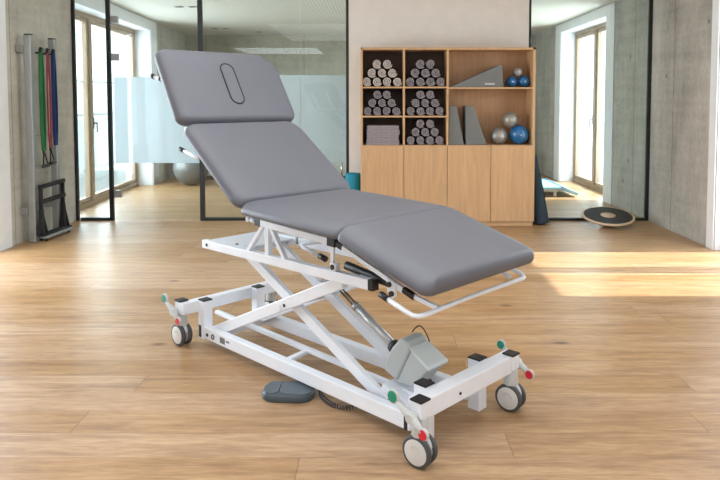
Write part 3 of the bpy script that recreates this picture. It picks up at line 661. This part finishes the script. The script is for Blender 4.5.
pbox(MB(), .60, .63, RN, RF, .72, .738).build('seat_crossbar', 'white', TC, bevel=.003)
pbox(MB(), 1.06, 1.09, RN, RF, .735, .755).build('seat_crossbar', 'white', TC, bevel=.003)
pbox(MB(), .46, 1.05, .10, .55, .772, .782).build('seat_board', 'plastic', TC)
# back section frame, following the raised back
def bk(s, h): a = Vector((1.072, .838)); b = Vector((1.572, 1.192)); d = (b-a).normalized(); u = Vector((-d.y, d.x)); return (a.x+d.x*s+u.x*h, a.y+d.y*s+u.y*h)
for w in (RN, RF):
    a = bk(.02, -.056); b = bk(.60, -.056); MB().beam(P(a[0], w, a[1]), P(b[0], w, b[1]), .03, .028).build('back_frame', 'white', TC, bevel=.003)
for w in (-.005, .60):
    MB().tube([P(1.56, w, 1.16), P(1.48, w, 1.060), P(1.51, w, 1.045), P(1.66, w, 1.077)], .009).build('back_handle', 'white', TC)
    MB().tube([P(1.66, w, 1.077), P(1.70, w, 1.086)], .012).build('handle_grip', 'plastic', TC)
# head ratchet and hinge
for w in (RN, RF):
    q1 = (ha+hd*.0+hu*(-.052)); q2 = (ha+hd*.34+hu*(-.052)); MB().beam(P(q1.x, w, q1.y), P(q2.x, w, q2.y), .026, .02).build('head_frame', 'white', TC, bevel=.003)
MB().cyl(P(1.60, -.03, 1.195), P(1.60, .60, 1.195), .010).build('head_hinge', 'white', TC)
k = MB().tube([hpnt(.30, .04, -.05), hpnt(.36, .0, -.12), hpnt(.41, -.02, -.165)], .010); k.build('head_lever', 'white', TC)
MB().tube([hpnt(.405, -.02, -.161), hpnt(.425, -.02, -.178)], .014).build('lever_tip', 'plastic', TC)
MB().tube([hpnt(.376, -.006, -.135), hpnt(.366, -.003, -.126)], .0125).build('lever_tip', 'plastic', TC)
# leg section frame
def lg(l, off=0): return .729 - (.543-l)*.3233 + off
for w in (RN, RF):
    k = MB().beam(P(.515, w, lg(.515)), P(.16, w, lg(.16)), .020, .020); o = k.build('leg_frame', 'white', TC, bevel=.003)
    MB().beam(P(.558, w, lg(.558)), P(.512, w, lg(.512)), .024, .026).build('end_cap', 'plastic', o, bevel=.002)
    MB().beam(P(.165, w, lg(.165)), P(.105, w, lg(.105)), .022, .022).build('end_cap', 'plastic', o, bevel=.002)
    if w == RN: MB().beam(P(.23, w, .612), P(-.012, w, .570), .018, .018).build('rail_bracket', 'white', TC, bevel=.003)
    MB().prism([(.245, .638), (.20, .63), (.19, .575), (.215, .562), (.24, .585)], w-.016, w-.008, pf).build('pivot_plate', 'white', TC, bevel=.003)
    for l, z in ((.226, .618), (.213, .583)): MB().cyl(P(l, w-.015, z), P(l, w-.024, z), .011).build('bolt', 'plastic', TC)
    MB().tube([P(.555, w+.06, .622), P(.36, w+.06, .60), P(.24, w+.03, .60)], [.019, .019, .014], 16).build('gas_spring', 'plastic', TC)
k = MB().beam(P(.38, .31, lg(.38)+.022), P(.10, .31, lg(.10)+.022), .36, .008); k.build('leg_board', 'plastic', TC)
# foot rail: rounded U tube for the paper roll
zt, zb = .613, .578
pts = [P(.112, -.056, .612), P(.03, -.056, .588), P(-.008, -.054, .578), P(-.022, -.038, .574), P(-.027, -.01, .573)]
pts += [P(-.02, .3, .576), P(-.022, .655, .574), P(-.016, .680, .575), P(.002, .694, .580), P(.05, .698, .594)]
MB().tube(pts, .0095, 12).build('foot_rail', 'white', TC)
MB().tube([P(.150, -.056, .623), P(.110, -.056, .6115)], .0125).build('rail_grip', 'plastic', TC)
MB().beam(P(.12, .60, .628), P(-.0, .60, .585), .022, .008).build('rail_bracket', 'white', TC)
# far folding arm under the seat
MB().tube([P(.83, .32, .666), P(1.03, .31, .622), P(1.055, .30, .612), P(1.04, .30, .605), P(.90, .30, .579)], .010).build('link_arm', 'white', TC)
MB().tube([P(.905, .30, .580), P(.86, .30, .571)], .015).build('link_tip', 'plastic', TC)
MB().prism([(1.24, .735), (1.17, .735), (1.16, .66), (1.19, .65)], .37, .385, pf).build('hinge_plate', 'plastic', TC)
MB().cyl(P(1.18, .378, .66), P(1.18, .378, .585), .007).build('ratchet_rod', 'chrome', TC)
# lifting actuator
A0, A1 = P(.735, .25, .482), P(.375, .25, .292); dv = (A1-A0).normalized()
mo = MB(); ax = dv
mo.prism([(.285, .352), (.330, .300), (.370, .240), (.384, .200), (.372, .185), (.298, .160), (.222, .322), (.245, .345)], .200, .325, pf)
m0 = mo.build('lift_motor', 'motor', TC, bevel=.014, seg=3)
MB().prism([(.218, .316), (.296, .162), (.205, .168), (.128, .262)], .198, .315, pf).build('motor_housing', 'motor', m0, bevel=.005, seg=3)
MB().prism([(.226, .329), (.216, .316), (.122, .257), (.116, .268), (.120, .276)], .193, .318, pf).build('control_box', 'boxlid', m0, bevel=.004, seg=3)
MB().cyl(A0+dv*.16, A1+dv*.03, .0185).build('actuator_tube', 'tubeg', TC)
MB().cyl(A0+dv*.15, A0+dv*.17, .0205).build('actuator_collar', 'alu', TC)
for s in (-1, 1): MB().cyl(A0+Vector((0, s*.010, 0)), A0+dv*.15+Vector((0, s*.010, 0)), .0055).build('actuator_rod', 'rodm', TC)
MB().cyl(A1+dv*.004, A1+dv*.034, .027, .034).build('actuator_boot', 'plastic', TC)
MB().beam(P(.76, .17, .49), P(.76, .33, .49), .03, .03, (1, 0, 0)).build('actuator_mount', 'white', TC, bevel=.003)
ps = []
c0, c1 = P(.300, .30, .350), P(.215, .315, .325)
for i in range(15):
    t = i/14; ps.append(c0.lerp(c1, t) + Vector((0, 0, .045*math.sin(math.pi*t))))
MB().tube(ps, .0028, 6).build('motor_cable', 'plastic', TC)
MB().beam(P(.36, .25, .13), P(.19, .25, .085), .16, .03).build('motor_bracket', 'white', TC, bevel=.003)
MB().cyl(P(.29, .13, .10), P(.20, .13, .095), .012).build('stop_pin', 'plastic', TC)

# ------------------------------------------------------------ foot switch
fs = empty('foot_switch', (-.398, 2.925, 0), R(-4)); tag(fs, 'dark blue grey foot switch lying on the floor beside the couch base', 'foot switch')
def rr(w, d, r, n=8):
    out = []
    for sx, sy, a0 in ((1, 1, 0), (-1, 1, 90), (-1, -1, 180), (1, -1, 270)):
        for k in range(n+1): t = R(a0+90*k/n); out.append((sx*(w/2-r)+r*math.cos(t), sy*(d/2-r)+r*math.sin(t)))
    return out
def loft(secs):
    mb = MB(); rg = []
    for (w, d, r, z) in secs: rg.append([mb.bm.verts.new((x, y, z)) for x, y in rr(w, d, r)])
    n = len(rg[0])
    for A, B in zip(rg, rg[1:]):
        for k in range(n): mb.face([A[k], A[(k+1) % n], B[(k+1) % n], B[k]], True)
    mb.face(rg[0][::-1]); mb.face(rg[-1]); return mb
loft([(.228, .145, .06, 0), (.238, .155, .065, .006), (.238, .155, .065, .026), (.230, .147, .062, .034), (.222, .139, .06, .036)]).build('base', 'slate', fs)
loft([(.150, .139, .05, .035), (.150, .139, .05, .039), (.146, .135, .048, .0405)]).build('pedal', 'slate2', fs, loc=(.038, 0, 0))
loft([(.064, .128, .03, .035), (.064, .128, .03, .038), (.060, .124, .027, .0392)]).build('pedal', 'slate2', fs, loc=(-.072, 0, 0))
path = [Vector(p) for p in ((-.285, 2.99, .02), (-.262, 2.945, .013), (-.232, 2.868, .013), (-.185, 2.805, .013), (-.125, 2.785, .013), (-.06, 2.812, .013), (-.02, 2.89, .013), (-.0, 2.99, .013))]
def cr(p, t):
    n = len(p)-1; x = t*n; i = min(int(x), n-1); f = x-i; a, b, c, d = p[max(i-1, 0)], p[i], p[i+1], p[min(i+2, n)]
    return .5*((2*b)+(c-a)*f+(2*a-5*b+4*c-d)*f*f+(3*b-a-3*c+d)*f**3)
hel = []
NT_ = 620
for i in range(NT_+1):
    t = i/NT_; c = cr(path, t); tg = (cr(path, min(1, t+.01))-cr(path, max(0, t-.01))).normalized(); sd = Vector((-tg.y, tg.x, 0)).normalized(); up = tg.cross(sd)
    amp = .0085*min(1, max(0, (t-.12)*12)); a = i/17*2*math.pi; hel.append(c + sd*math.cos(a)*amp + up*math.sin(a)*amp)
inv = (Matrix.Translation(Vector(fs.location)) @ Euler((0, 0, R(-4))).to_matrix().to_4x4()).inverted()
MB().tube([inv @ h for h in hel], .0024, 5).build('coiled_cable', 'coil', fs, label='coiled dark cable')
